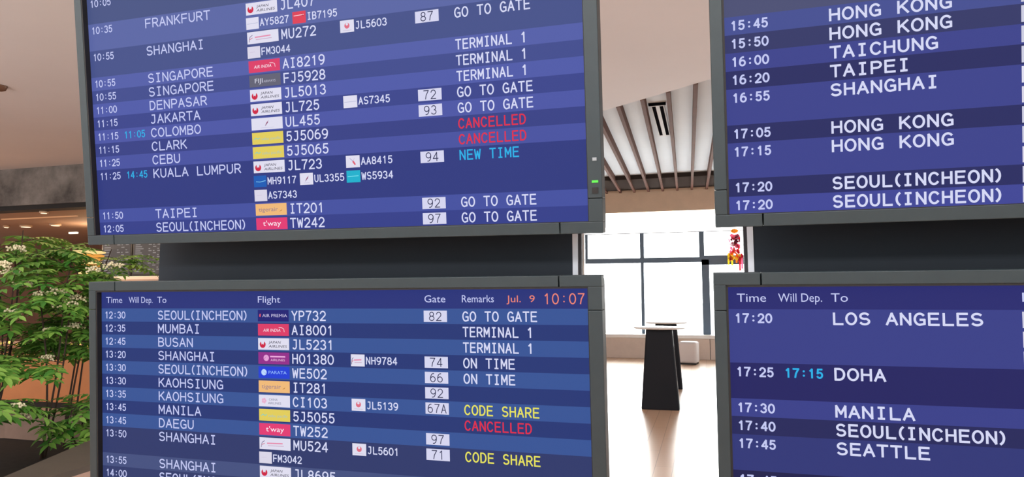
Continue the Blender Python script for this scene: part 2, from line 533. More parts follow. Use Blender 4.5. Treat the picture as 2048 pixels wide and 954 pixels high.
def monitor(label, mtx, rows, theme, header=None, led=False, bold=1.0):
    """mtx: columns X (right), down, away and the lit panel's top-left corner, in world space"""
    ex, dn, aw, org = (Vector(c) for c in mtx)
    ex.normalize()
    aw = ex.cross(-dn).normalized() * -1
    if aw.y < 0:
        aw = -aw
    up = -dn.normalized()
    aw = up.cross(ex).normalized()
    if aw.y < 0:
        aw = -aw
    base = org + ex * (W_ / 2) - up * (H_ + BZ['b'])
    root = thing('departures_monitor', label, 'monitor')
    root.matrix_world = Matrix(((ex.x, aw.x, up.x, base.x), (ex.y, aw.y, up.y, base.y), (ex.z, aw.z, up.z, base.z), (0, 0, 0, 1)))
    P = lambda X, Y, d: (X - W_ / 2, d, H_ + BZ['b'] - Y)
    # bezel: four corner pieces and four bars with fine joints between them
    mb = MB()
    x0, x1, y0, y1 = -BZ['l'], W_ + BZ['r'], -BZ['t'], H_ + BZ['b']
    ix0, ix1, iy0, iy1 = 0.0, W_, 0.0, H_
    cx_, g = 0.058, 0.0022

    def bar(a, b, c, e):
        p, q = P(a, c, FRONT), P(b, e, 0.02)
        mb.box(p[0], q[0], p[1], q[1], q[2], p[2], M_BEZEL)
    for (ya, yb_) in ((y0, iy0), (iy1, y1)):
        bar(x0, cx_, ya, yb_)
        bar(cx_ + g, W_ - cx_, ya, yb_)
        bar(W_ - cx_ + g, x1, ya, yb_)
    for (xa, xb) in ((x0, ix0), (ix1, x1)):
        bar(xa, xb, iy0, 0.045)
        bar(xa, xb, 0.045 + g / 2, H_ - 0.045)
        bar(xa, xb, H_ - 0.045 + g / 2, iy1)
    mb.build('bezel', root, 0.0012, 2)
    # dark inner lining seen beside the recessed panel
    mb = MB()
    e = 0.0035
    for (a, b, c, q) in ((0, e, 0, H_), (W_ - e * .3, W_, 0, H_), (0, W_, 0, e), (0, W_, H_ - e * .3, H_)):
        p0, p1 = P(a, c, FRONT + 0.001), P(b, q, 0.004)
        mb.box(p0[0], p1[0], p0[1], p1[1], p1[2], p0[2], M_GAP)
    mb.build('lining', root)
    mb = MB()
    p0, p1 = P(x0 + .004, y0 + .004, 0.018), P(x1 - .004, y1 - .004, 0.06)
    mb.box(p0[0], p1[0], p0[1], p1[1], p1[2], p0[2], M_HOUSE)
    mb.build('housing', root, 0.006)
    # lit panel with its row bands
    mb = MB()
    bands, y = [], 0.0
    for c, n in theme:
        h = HD if n == 'h' else n * RH
        bands.append((y, y + h, c))
        y += h
    for a, b, c in bands:
        mb.poly([P(0, a, 0), P(0, b, 0), P(W_, b, 0), P(W_, a, 0)], px(c))
    p0, p1 = P(0, 0, 0.002), P(W_, H_, 0.017)
    mb.box(p0[0], p1[0], p0[1], p1[1], p1[2], p0[2], M_GAP)
    screen = mb.build('screen', root)
    dT = -0.0006
    if header:
        hb = 0.0305
        for s, x, wd in (('Time', .0186, .049), ('Will Dep.', .0876, .071), ('To', .1727, .0265), ('Flight', .4536, .059), ('Gate', .8624, .047), ('Remarks', .946, .069)):
            mb = MB()
            printed(mb, s, x, hb, wd, .0150, px(LAV), dT, P)
            mb.build('heading_text', screen)
        mb = MB()
        printed(mb, 'Jul.', 1.0417, hb, .030, .0138, px(ORG), dT, P)
        printed(mb, '9', 1.0897, hb, .011, .0138, px(ORG), dT, P)
        mb.build('date_text', screen)
        mb = MB()
        letters(mb, header, 1.117, .0240, .0172, .0220, .0024, px(ORG), dT, P, .82)
        mb.build('clock_text', screen)
    for r in rows:
        yc = HD + (r['n'] + .5) * RH
        def put(name, *a):
            m_ = MB()
            letters(m_, *a)
            m_.build(name, screen)
        if r.get('time'):
            put('time_text', r['time'], .0134, yc, .0128, .0176, .0025 * bold, px(LAV), dT, P, .93)
        if r.get('dep'):
            put('new_time_text', r['dep'], .0938, yc, .0127, .0176, .0025 * bold, px(CYAN), dT, P, .93)
        if r.get('to'):
            s = r['to']
            put('destination_text', s, .1722, yc, .01912 if '(' in s else .0207, .0222, .0030 * bold, px(LAV if bold == 1 else WHITE), dT, P, .90)
        if r.get('flight'):
            put('flight_text', r['flight'], .5396, yc, .0179, .0226, .0030, px(WHITE), dT, P, .88)
        if r.get('share'):
            for x, s in r['share']:
                put('codeshare_text', s, x + .0352, yc, .0126, .0168, .0024, px(WHITE), dT, P, .90)
        if r.get('remark'):
            s, c = r['remark']
            put('remark_text', s, .945, yc, .0152 if s.startswith('TERM') else .0161, .0214, .0029, px(c), dT, P, .9)
        if r.get('logo'):
            logo(r['logo'], .4528, yc - .0131, .0808, .0262, P).build('airline_tile', screen)
        if r.get('share_logo'):
            for x, k in r['share_logo']:
                logo(k, x, yc - .0128, .0330, .0256, P).build('airline_tile', screen)
        if r.get('gate'):
            mb = MB()
            tile(mb, .8600, yc - .0118, .0522, .0236, (214, 214, 240), P)
            s = r['gate']
            pw = .0158 if len(s) == 2 else .0150
            letters(mb, s, .8861 - pw * len(s) / 2, yc, pw, .0190, .0018, px((48, 50, 84)), -.0009, P, .8)
            mb.build('gate_number', screen)
    if led:
        mb = MB()
        q = P(1.2242, .6036, FRONT - .001)
        mb.box(q[0] - .006, q[0] + .006, q[1], q[1] + .002, q[2] - .0022, q[2] + .0022, glow('green_led', (110, 250, 90), 1.2))
        tag(mb.build('status_light', root), 'small green lit status light')
        mb = MB()
        q = P(1.2240, .6207, FRONT - .001)
        mb.box(q[0] - .006, q[0] + .006, q[1], q[1] + .002, q[2] - .006, q[2] + .006, M_GAP)
        mb.build('sensor_window', root)
        mb = MB()
        q = P(1.2244, .561, FRONT - .001)
        mb.box(q[0] - .004, q[0] + .004, q[1], q[1] + .002, q[2] - .003, q[2] + .003, mat('silver_badge', (150, 156, 160), .3, .6))
        mb.build('badge', root)
    # fixing to the stand behind
    mb = MB()
    yb_ = 1.4155
    mz = .30
    loc_back = (yb_ - (base + up * mz).y) / aw.y
    mb.box(-.15, .15, .058, loc_back + .004, mz - .1, mz + .1, M_HOUSE)
    mb.build('wall_bracket', root)
    return root


LU, DU = (76, 88, 166), (58, 68, 136)
SEL = 'SEOUL(INCHEON)'

WT = WHITE
# top row index 0 sits right under the heading
UL_theme = [((58, 66, 132), 'h'), ((84, 96, 158), 1), ((72, 84, 132), 3), ((90, 102, 164), 2), ((70, 82, 138), 2),
            ((84, 95, 168), 1), ((66, 77, 142), 1), ((80, 91, 168), 1), ((60, 70, 140), 1), ((77, 87, 165), 1), ((57, 66, 134), 1),
            ((73, 83, 160), 1), ((50, 60, 128), 3), ((70, 82, 160), 1), ((55, 65, 138), 1)]
UL_rows = [
    dict(n=2, time='10:05'),
    dict(n=4, time='10:35', to='FRANKFURT', logo='crane', flight='JL407'),
    dict(n=5, share_logo=[(.4517, 'white_line'), (.5708, 'red_line')], share=[(.4517, 'AY5827'), (.5708, 'IB7195')]),
    dict(n=6, time='10:55', to='SHANGHAI', logo='swallow', flight='MU272', share_logo=[(.6862, 'crane_small')], share=[(.6862, 'JL5603')], gate='87', remark=('GO TO GATE', WT)),
    dict(n=7, share_logo=[(.4517, 'white_faint')], share=[(.4517, 'FM3044')]),
    dict(n=8, time='10:55', to='SINGAPORE', logo='air_red', flight='AI8219', remark=('TERMINAL 1', WT)),
    dict(n=9, time='10:55', to='SINGAPORE', logo='grey', flight='FJ5928', remark=('TERMINAL 1', WT)),
    dict(n=10, time='11:00', to='DENPASAR', logo='crane', flight='JL5013', remark=('TERMINAL 1', WT)),
    dict(n=11, time='11:15', to='JAKARTA', logo='crane', flight='JL725', share_logo=[(.6862, 'white_line')], share=[(.6862, 'AS7345')], gate='72', remark=('GO TO GATE', WT)),
    dict(n=12, time='11:15', dep='11:05', to='COLOMBO', logo='feather', flight='UL455', gate='93', remark=('GO TO GATE', WT)),
    dict(n=13, time='11:15', to='CLARK', logo='yellow', flight='5J5069', remark=('CANCELLED', RED)),
    dict(n=14, time='11:25', to='CEBU', logo='yellow', flight='5J5065', remark=('CANCELLED', RED)),
    dict(n=15, time='11:25', dep='14:45', to='KUALA LUMPUR', logo='crane', flight='JL723', share_logo=[(.6862, 'eagle')], share=[(.6862, 'AA8415')], gate='94', remark=('NEW TIME', CYAN)),
    dict(n=16, share_logo=[(.4517, 'blue_line'), (.5708, 'feather_small'), (.6862, 'teal_line')], share=[(.4517, 'MH9117'), (.5708, 'UL3355'), (.6862, 'WS5934')]),
    dict(n=17, share_logo=[(.4517, 'white_faint')], share=[(.4517, 'AS7343')]),
    dict(n=18, time='11:50', to='TAIPEI', logo='orange', flight='IT201', gate='92', remark=('GO TO GATE', WT)),
    dict(n=19, time='12:05', to=SEL, logo='way', flight='TW242', gate='97', remark=('GO TO GATE', WT)),
]
LA, LB = (58, 86, 150), (42, 58, 118)
LL_theme = [((44, 54, 122), 'h')] + [(LA if i % 2 == 0 else LB, 1) for i in range(9)] + [((50, 60, 108), 2), ((70, 82, 128), 1), ((52, 62, 108), 1), ((66, 80, 130), 1), ((44, 58, 110), 1), ((60, 82, 140), 1), ((44, 58, 110), 1), ((60, 82, 140), 1), ((44, 58, 110), 1), ((60, 82, 140), 1)]
LL_rows = [
    dict(n=0, time='12:30', to=SEL, logo='navy', flight='YP732', gate='82', remark=('GO TO GATE', WT)),
    dict(n=1, time='12:35', to='MUMBAI', logo='air_red', flight='AI8001', remark=('TERMINAL 1', WT)),
    dict(n=2, time='12:45', to='BUSAN', logo='crane', flight='JL5231', remark=('TERMINAL 1', WT)),
    dict(n=3, time='13:20', to='SHANGHAI', logo='purple', flight='HO1380', share_logo=[(.6874, 'swallow')], share=[(.6874, 'NH9784')], gate='74', remark=('ON TIME', WT)),
    dict(n=4, time='13:30', to=SEL, logo='blue', flight='WE502', gate='66', remark=('ON TIME', WT)),
    dict(n=5, time='13:30', to='KAOHSIUNG', logo='orange', flight='IT281', gate='92'),
    dict(n=6, time='13:35', to='KAOHSIUNG', logo='blossom', flight='CI103', share_logo=[(.6874, 'crane_small')], share=[(.6874, 'JL5139')], gate='67A', remark=('CODE SHARE', YEL)),
    dict(n=7, time='13:45', to='MANILA', logo='yellow', flight='5J5055', remark=('CANCELLED', RED)),
    dict(n=8, time='13:45', to='DAEGU', logo='way', flight='TW252', gate='97'),
    dict(n=9, time='13:50', to='SHANGHAI', logo='swallow', flight='MU524', share_logo=[(.6874, 'crane_small')], share=[(.6874, 'JL5601')], gate='71', remark=('CODE SHARE', YEL)),
    dict(n=10, share_logo=[(.4517, 'white_faint')], share=[(.4517, 'FM3042')]),
    dict(n=11, time='13:55', to='SHANGHAI', logo='crane', flight='JL8695'),
    dict(n=12, time='14:00', to=SEL),
]
UA, UB = (62, 68, 140), (44, 47, 98)
UR_theme = [((80, 84, 120), 'h'), (UB, 1), (UA, 1), (UB, 1), (UA, 1), (UB, 1), (UA, 1), (UB, 1), ((96, 100, 134), 1), ((76, 80, 116), 1),
            ((70, 80, 146), 1), ((54, 58, 104), 1), (UA, 1), (UB, 1), (UA, 2), (UB, 1), (UA, 2), (UB, 1), ((66, 72, 150), 1)]
UR_rows = [
    dict(n=8, logo='plain'),
    dict(n=9, time='15:45', to='HONG KONG', logo='plain'),
    dict(n=10, time='15:50', to='HONG KONG', logo='plain'),
    dict(n=11, time='16:00', to='TAICHUNG', logo='plain'),
    dict(n=12, time='16:20', to='TAIPEI', logo='plain'),
    dict(n=13, time='16:55', to='SHANGHAI', logo='swallow'),
    dict(n=14, share_logo=[(.4528, 'white_faint')]),
    dict(n=15, time='17:05', to='HONG KONG', logo='plain'),
    dict(n=16, time='17:15', to='HONG KONG', logo='plain'),
    dict(n=17, share_logo=[(.4528, 'white_faint')]),
    dict(n=18, time='17:20', to=SEL, logo='plain'),
    dict(n=19, time='17:20', to=SEL, logo='plain'),
]



LR_theme = [((44, 46, 112), 'h'), ((60, 66, 136), 3), ((40, 40, 98), 2), ((60, 66, 138), 1), ((42, 44, 92), 1), ((52, 58, 120), 2), ((36, 36, 78), 1), ((52, 58, 120), 1), ((38, 40, 86), 1), (UA, 1), (UB, 1), (UA, 1), (UB, 1), (UA, 1), (UB, 1), (UA, 1), (UB, 1)]
LR_rows = [
    dict(n=0, time='17:20', to='LOS ANGELES', logo='plain'),
    dict(n=1, share_logo=[(.4528, 'white_faint')]),
    dict(n=2, share_logo=[(.4528, 'white_faint')]),
    dict(n=3, time='17:25', dep='17:15', to='DOHA', logo='plain'),
    dict(n=4, share_logo=[(.4528, 'white_faint')]),
    dict(n=5, time='17:30', to='MANILA', logo='plain'),
    dict(n=6, time='17:40', to=SEL, logo='plain'),
    dict(n=7, time='17:45', to='SEATTLE', logo='plain'),
    dict(n=9, time='17:45'),
]


def build_displays():
    monitor('upper left departures screen listing Frankfurt, Singapore, Kuala Lumpur and two cancelled flights',
            ((1, -.0015, -.0059), (-.0056, .136, -.9907), (.0022, .9907, .136), (-1.4153, 1.1702, 2.271)), UL_rows, UL_theme, None, True)
    monitor('lower left departures screen headed 10:07 with Mumbai, Busan and Daegu flights',
            ((1, 0, .0021), (.0021, .0711, -.9975), (-.0001, .9975, .0711), (-1.4261, 1.2806, 1.4631)), LL_rows, LL_theme, '10:07')
    monitor('upper right departures screen listing four Hong Kong flights, Taichung and Taipei',
            ((1, -.004, .0011), (.0017, .1394, -.9902), (.0038, .9902, .1394), (.0421, 1.1477, 2.2656)), UR_rows, UR_theme, None, False, 1.22)
    monitor('lower right departures screen listing Los Angeles, Doha, Manila and Seattle',
            ((1, -.0024, .0001), (.0003, .0744, -.9972), (.0024, .9972, .0744), (.0369, 1.2524, 1.4662)), LR_rows, LR_theme, '10:07', False, 1.22)


# ------------------------------------------------------------------ room
def wood_floor():
    m = bpy.data.materials.new('pale_wood_floor')
    m.use_nodes = True
    t = m.node_tree
    b = t.nodes['Principled BSDF']
    co = t.nodes.new('ShaderNodeTexCoord')
    mp = t.nodes.new('ShaderNodeMapping')
    mp.inputs['Rotation'].default_value = (0, 0, math.radians(90))
    br = t.nodes.new('ShaderNodeTexBrick')
    br.inputs['Color1'].default_value = lin((226, 190, 160))
    br.inputs['Color2'].default_value = lin((218, 180, 148))
    br.inputs['Mortar'].default_value = lin((176, 138, 110))
    br.inputs['Scale'].default_value = 1.0
    br.inputs['Mortar Size'].default_value = 0.003
    br.inputs['Brick Width'].default_value = 1.2
    br.inputs['Row Height'].default_value = 0.15
    t.links.new(co.outputs['Object'], mp.inputs[0])
    t.links.new(mp.outputs[0], br.inputs['Vector'])
    t.links.new(br.outputs['Color'], b.inputs['Base Color'])
    b.inputs['Roughness'].default_value = 0.30
    b.inputs['Specular IOR Level'].default_value = 0.75
    b.inputs['Coat Weight'].default_value = 0.35
    b.inputs['Coat Roughness'].default_value = 0.22
    return m


def glass_mat():
    m = bpy.data.materials.new('window_glass')
    m.use_nodes = True
    t = m.node_tree
    t.nodes.remove(t.nodes['Principled BSDF'])
    tr = t.nodes.new('ShaderNodeBsdfTransparent')
    tr.inputs[0].default_value = (.95, .98, .98, 1)
    gl = t.nodes.new('ShaderNodeBsdfGlossy')
    gl.inputs['Roughness'].default_value = 0.02
    fr = t.nodes.new('ShaderNodeFresnel')
    mx = t.nodes.new('ShaderNodeMixShader')
    t.links.new(fr.outputs[0], mx.inputs[0])
    t.links.new(tr.outputs[0], mx.inputs[1])
    t.links.new(gl.outputs[0], mx.inputs[2])
    t.links.new(mx.outputs[0], t.nodes['Material Output'].inputs['Surface'])
    return m


def frosted_mat():
    m = bpy.data.materials.new('frosted_film')
    m.use_nodes = True
    t = m.node_tree
    t.nodes.remove(t.nodes['Principled BSDF'])
    a = t.nodes.new('ShaderNodeBsdfTranslucent')
    a.inputs[0].default_value = (.95, .95, .94, 1)
    d = t.nodes.new('ShaderNodeBsdfDiffuse')
    d.inputs[0].default_value = (.9, .9, .89, 1)
    mx = t.nodes.new('ShaderNodeMixShader')
    mx.inputs[0].default_value = 0.15
    t.links.new(a.outputs[0], mx.inputs[1])
    t.links.new(d.outputs[0], mx.inputs[2])
    t.links.new(mx.outputs[0], t.nodes['Material Output'].inputs['Surface'])
    return m


YW = 17.0                                            # window plane
RIBS_EDGE = ((-9.0, 14.6), (-1.373, 9.413), (-0.033, 8.501), (4.4, 5.5))
M_CEIL = mat('beige_ceiling_plaster', (212, 211, 217), 0.9, noise=(.35, .03))
M_CEILW = mat('white_ceiling_panel', (222, 231, 242), 0.9, noise=(.9, .03))
M_RIB = mat('brown_rib_wood', (98, 70, 62), 0.8, 0, .1, noise=(6, .12))
M_FRAME = mat('dark_blue_grey_frame', (84, 104, 124), 0.45)
M_LINTEL = mat('oak_lintel', (208, 184, 160), 0.6, noise=(3, .06))
M_SILL = mat('beige_stone_sill', (208, 192, 180), 0.6, noise=(5, .06))
M_SILLTOP = mat('white_sill_top', (236, 234, 230), 0.4)
M_CONC = mat('mottled_concrete', (120, 118, 116), 0.85, noise=(1.5, .6), bump=(14, .25))
M_BROWN = mat('brown_plaster', (112, 76, 56), 0.85, noise=(1.2, .12))
M_WHITE = mat('white_plaster', (232, 230, 228), 0.8)


def build_room():
    S = lambda o: tag(o, kind='structure')
    mb = MB()
    mb.box(-26, 12, -12, YW + .3, -.1, 0, wood_floor())
    S(mb.build('floor'))
    # beige ceiling over the hall, cut along the slanting edge of the ribbed bay
    mb = MB()
    poly = [(-26, -12), (12, -12), (12, .36), RIBS_EDGE[3], RIBS_EDGE[2], RIBS_EDGE[1], (-2.6, 10.25), (-26, 10.25)]
    mb.prism(poly, CEIL_Z, CEIL_Z + .3, M_CEIL)
    S(mb.build('ceiling'))
    mb = MB()
    mb.prism([(12.0, .2), (12.0, YW + .2), (-8.0, YW + .2), (-8.0, 10.0), (-2.6, 10.0), (-1.373, 9.2), (4.4, 5.3)], CEIL_Z + .16, CEIL_Z + .3, M_CEILW)
    S(mb.build('ceiling_ribbed_bay'))
    # the wall with the windows: sill, lintel, side walls
    mb = MB()
    mb.box(-8, 12, YW - .05, YW + .3, 3.66, CEIL_Z + .3, M_LINTEL)
    S(mb.build('trim_1'))
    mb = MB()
    mb.box(-8, 12, YW - 1.6, YW - .05, CEIL_Z + .06, CEIL_Z + .16, mat('ceiling_end_shade', (66, 60, 58), .9, 0, 0))  # dark strip stands in for the soft shading near the wall
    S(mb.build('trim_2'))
    mb = MB()
    mb.box(-8, -2.98, YW, YW + .25, 0, 3.66, M_WHITE)
    mb.box(1.2, 12, YW, YW + .25, 0, 3.66, M_WHITE)
    S(mb.build('wall_front'))
    # window frames and panes
    f = MB()
    zt, z1, z0, zs = 3.11, 2.485, 2.36, .585
    x = lambda q: at(q, 560, YW).x
    f.box(x(1171.5), x(1177), YW - .06, YW + .06, z1, zt, M_FRAME)
    f.box(x(1281.5), x(1289.5), YW - .06, YW + .06, z1, zt, M_FRAME)
    f.box(x(1282.5), x(1288.5), YW - .06, YW + .06, zs, z0, M_FRAME)
    f.box(x(1171.5), x(1404), YW - .07, YW + .07, z0, z1, M_FRAME)
    f.box(x(1400), x(1410), YW - .06, YW + .06, z1, zt, M_FRAME)
    f.box(x(1404), x(1419), YW - .08, YW + .08, .0, z0 + .06, M_FRAME)
    f.box(x(1404), 1.2, YW - .08, YW + .08, z0 - .07, z1 + .03, M_FRAME)
    f.box(-2.98, 1.2, YW - .02, YW + .06, zt, zt + .02, mat('grey_head_trim', (170, 172, 176), .5))
    win = S(f.build('window_1'))
    g = MB()
    g.box(-2.98, 1.2, YW + .0, YW + .008, .585, zt, glass_mat())
    S(g.build('pane', win))
    g = MB()
    g.box(-2.98, 1.2, YW + .02, YW + .04, zt + .02, 3.66, frosted_mat())
    S(g.build('window_2'))
    # concrete beam and the lower brown ceiling beyond it
    mb = MB()
    mb.box(-26, -8.0, 10.168, 10.55, 3.395, CEIL_Z + .3, M_CONC)
    S(mb.build('trim_3'))
    mb = MB()
    mb.box(-26, -8.0, 10.2, 10.5, 3.30, 3.395, mat('black_beam_slot', (20, 18, 18), .7))
    S(mb.build('trim_4'))
    mb = MB()
    mb.box(-30, -8.0, 10.4, 16.5, 3.31, 3.39, mat('brown_inner_ceiling', (150, 122, 104), .7, noise=(.6, .05)))
    S(mb.build('ceiling_inner'))
    mb = MB()
    mb.box(-30, -8.0, 16.5, 16.7, 0, 4.4, M_BROWN)
    S(mb.build('wall_back'))
    mb = MB()
    mb.box(-8.05, -7.9, 10.55, YW, 0, CEIL_Z + .3, M_BROWN)
    S(mb.build('wall_inner'))
    # outside: pale airfield paving
    mb = MB()
    mb.box(-160, 160, YW + .35, 300, -.4, -.3, mat('pale_apron_concrete', (226, 226, 222), .8, noise=(.05, .04)))
    S(mb.build('ground_apron'))
    # the ribs of the bay: every one a thing of its own
    skew = (-.224 + .033) / (16.521 - 8.501)
    xs = [-2.09, -1.73, -1.373, -1.094 + .05, -.70, -.365, -.033, .325, .685, 1.04]
    xs = [-.033 + .3545 * k for k in range(-9, 4)]
    def edge_y(xx):
        e = RIBS_EDGE
        for (xa, ya), (xb, yb_) in zip(e, e[1:]):
            if xa <= xx <= xb:
                return ya + (yb_ - ya) * (xx - xa) / (xb - xa)
        return 9.5
    for xx in xs:
        y0 = edge_y(xx)
        if xx < -1.4:
            y0 = max(y0, 10.1) if xx < -2.4 else y0
        y1 = YW - .05
        mb = MB()
        mb.mesh([(xx + a + (yy - 8.5) * skew, yy, zz) for zz in (CEIL_Z - .005, CEIL_Z + .16) for yy in (y0 + .02, y1) for a in (-.027, .027)],
                [(0, 2, 3, 1), (4, 5, 7, 6), (0, 1, 5, 4), (2, 6, 7, 3), (0, 4, 6, 2), (1, 3, 7, 5)], M_RIB)
        o = mb.build('ceiling_rib')
        k = round((xx + .033) / .3545)
        nth = ('first', 'second', 'third', 'fourth', 'fifth', 'sixth', 'seventh', 'eighth')
        tag(o, '%s brown wooden ceiling rib to the %s of the white air vent' % ((nth[-2 - k], 'left') if k <= -2 else (nth[k + 1], 'right')), 'ceiling rib', 'brown ribs of the white ceiling bay')
    # slot diffuser between two ribs
    zc = CEIL_Z + .16
    v = thing('ceiling_vent', 'white two-slot air vent set in the white ceiling between brown ribs', 'vent', (-.60, 9.75, zc))
    mb = MB()
    mb.box(-.098, .098, 0, 2.0, -.02, 0, mat('vent_white', (226, 230, 236), .8, 0, .1))
    mb.build('frame', v)
    for sx_ in (-.055, .055):
        mb = MB()
        mb.box(sx_ - .026, sx_ + .026, .12, 1.9, -.026, -.018, mat('vent_dark', (22, 22, 26), .9, 0, 0))
        mb.build('slot', v)
    mb = MB()
    mb.box(-.125, .125, -.02, .05, -.028, 0, mat('vent_dark', (22, 22, 26), .9, 0, 0))
    mb.build('end_bar', v)


# ------------------------------------------------------------------ display stands
def build_stands():
    M_PANEL = mat('charcoal_panel', (36, 46, 56), .55, 0, .25, noise=(8, .05))
    M_ALU = mat('brushed_aluminium', (222, 230, 240), .4, .15)
    M_POST = mat('black_post', (38, 38, 44), .5)
    for (xa, xb, side, label) in ((-1.388, -.2745, 1, 'dark grey floor stand carrying the two left departures screens'),
                                  (.098, 1.30, -1, 'dark grey floor stand carrying the two right departures screens')):
        st = thing('display_stand', label, 'display stand', ((xa + xb) / 2, 1.47, 0))
        cx_ = (xa + xb) / 2
        mb = MB()
        mb.box(xa - cx_, xb - cx_, -.05, .05, .03, 2.2, M_PANEL)
        mb.build('panel', st)
        e = (xb - cx_) if side > 0 else (xa - cx_)
        mb = MB()
        mb.box(min(e, e + side * .0115), max(e, e + side * .0115), -.052, -.03, .03, 2.2, M_ALU)
        mb.build('edge_profile', st)
        mb = MB()
        a, b = e + side * .0118, e + side * .0185
        mb.box(min(a, b), max(a, b), -.046, -.03, .03, 2.2, M_POST)
        mb.build('post', st)
        mb = MB()
        mb.box(xa - cx_ - .02, xb - cx_ + .02, -.30, .30, 0, .03, M_POST)
        mb.build('base_plate', st, .004)


def paper(name, rgb):
    if name in MATS:
        return MATS[name]
    m = mat(name, rgb, .7)
    t = m.node_tree
    tr = t.nodes.new('ShaderNodeBsdfTranslucent')
    tr.inputs[0].default_value = lin(rgb)
    mx = t.nodes.new('ShaderNodeMixShader')
    mx.inputs[0].default_value = .6
    t.links.new(t.nodes['Principled BSDF'].outputs[0], mx.inputs[1])
    t.links.new(tr.outputs[0], mx.inputs[2])
    t.links.new(mx.outputs[0], t.nodes['Material Output'].inputs['Surface'])
    return m


# ------------------------------------------------------------------ furniture by the window
def rounded_square(s, r, n=5):
    pts = []
    for k, (cx_, cy_) in enumerate(((1, 1), (-1, 1), (-1, -1), (1, -1))):
        for i in range(n + 1):
            a = math.radians(90 * k + 90 * i / n)
            pts.append((cx_ * (s - r) + r * math.cos(a), cy_ * (s - r) + r * math.sin(a)))
    return pts


def bar_table(label, loc, rotz):
    t = thing('bar_table', label, 'table', loc, rotz, None)
    mb = MB()
    rings = []
    for z, s, r in ((0, .243, .03), (.012, .246, .03), (1.035, .172, .03)):
        rings.append([(x, y, z) for x, y in rounded_square(s, r)])
    n = len(rings[0])
    vs = [p for q in rings for p in q]
    fs = [(j * n + k, j * n + (k + 1) % n, (j + 1) * n + (k + 1) % n, (j + 1) * n + k) for j in range(2) for k in range(n)]
    fs += [tuple(reversed(range(n))), tuple(2 * n + k for k in range(n))]
    mb.mesh(vs, fs, mat('black_lacquer', (15, 18, 26), .5, 0, .2, noise=(30, .06)))
    mb.build('pedestal', t)
    mb = MB()
    mb.lathe([(.16, 1.035), (.30, 1.043), (.338, 1.052), (.343, 1.058), (.343, 1.064), (.338, 1.068)], mat('pale_table_top', (232, 232, 232), .3), 64)
    mb.build('tabletop', t)
    return t


def build_furniture():
    bar_table('nearer tall bar table with black tapered pedestal and round white top', (-.602, 9.24, 0), math.radians(2))
    bar_table('farther tall bar table half hidden behind the nearer black pedestal', (-.63, 11.35, 0), math.radians(3))
    # low sill cabinet under the windows
    t = thing('window_bench', 'long low beige stone bench under the window wall', 'bench', (-1.0, 16.8, 0))
    mb = MB()
    mb.box(-2.0, 1.09, -.2, .2, 0, .5, M_SILL)
    mb.box(1.1, 2.2, -.2, .2, 0, .5, M_SILL)
    mb.build('body', t, .01)
    mb = MB()
    mb.box(-2.0, 2.2, -.22, .2, .5, .585, M_SILLTOP)
    mb.build('top', t, .008)
    # upholstered cube stool
    base = at(1378, 729, 15.35)
    s = thing('pouf', 'light grey upholstered cube pouf in front of the window bench', 'pouf', (base.x, 15.5, 0), math.radians(-9))
    mb = MB()
    mb.box(-.2, .2, -.2, .2, .03, .5, mat('light_grey_fabric', (206, 200, 200), .9, bump=(300, .15)))
    mb.build('cushion', s, .05, 5)
    mb = MB()
    mb.box(-.18, .18, -.18, .18, 0, .035, mat('black_plinth', (24, 24, 26), .6))
    mb.build('plinth', s)
    # hanging festival ornament
    Y = 16.2
    top = at(1468, 440, Y)
    hz = lambda y: at(1468, y, Y).z - top.z
    o = thing('hanging_ornament', 'colourful red, pink and yellow paper ornament hanging by the window', 'ornament', top)
    mb = MB()
    mb.tube([(0, 0, CEIL_Z + .062 - top.z), (0, 0, hz(512))], .006, mat('ornament_cord', (226, 200, 190), .7))
    mb.build('cord', o)
    mb = MB()
    mb.blob((0, 0, hz(462)), .085, paper('paper_orange', (246, 186, 76)), 14, 8, .6)
    mb.build('paper_ball', o)
    cols = {'red': (206, 56, 84), 'pink': (240, 150, 180), 'wine': (132, 60, 84), 'orange': (240, 150, 50), 'yellow': (226, 206, 90), 'white': (244, 232, 236)}
    rr = random.Random(3)
    for (yy, names, nn, sp) in ((478, ('wine', 'pink', 'red'), 16, .17), (492, ('pink', 'red', 'white'), 14, .12), (503, ('red', 'orange', 'pink'), 16, .15), (515, ('orange', 'yellow', 'red'), 18, .2)):
        mb = MB()
        for k in range(nn):
            c = Vector((rr.uniform(-sp, sp) * .75, rr.uniform(-.08, .08), hz(yy) + rr.uniform(-.07, .07)))
            m_ = paper('paper_sheet_' + names[k % 3], cols[names[k % 3]])
            a, tl = rr.uniform(0, 6.28), rr.uniform(-.8, .8)
            u_ = Vector((math.cos(a), math.sin(a) * .5, math.sin(tl)))
            v_ = Vector((-math.sin(a) * .4, math.cos(a), math.cos(tl)))
            s_ = rr.uniform(.035, .07)
            n_ = u_.cross(v_).normalized() * .01
            q = [c + (u_ * math.cos(i * 1.2566) + v_ * math.sin(i * 1.2566)) * s_ + n_ for i in range(5)]
            mb.mesh(q + [c - n_], [(0, 1, 2, 3, 4)] + [((i + 1) % 5, i, 5) for i in range(5)], m_)
        mb.build('paper_flowers', o)
    for k, (dx, c, ln) in enumerate(((-.15, 'yellow', .2), (-.07, 'yellow', .22), (.03, 'orange', .16), (.1, 'red', .34), (.15, 'pink', .3))):
        mb = MB()
        z1 = hz(512)
        mb.box(dx - .02, dx + .02, -.004 + .01 * k, .004 + .01 * k, z1 - ln, z1 + .03, paper('paper_sheet_' + c, cols[c]))
        mb.build('streamer', o)


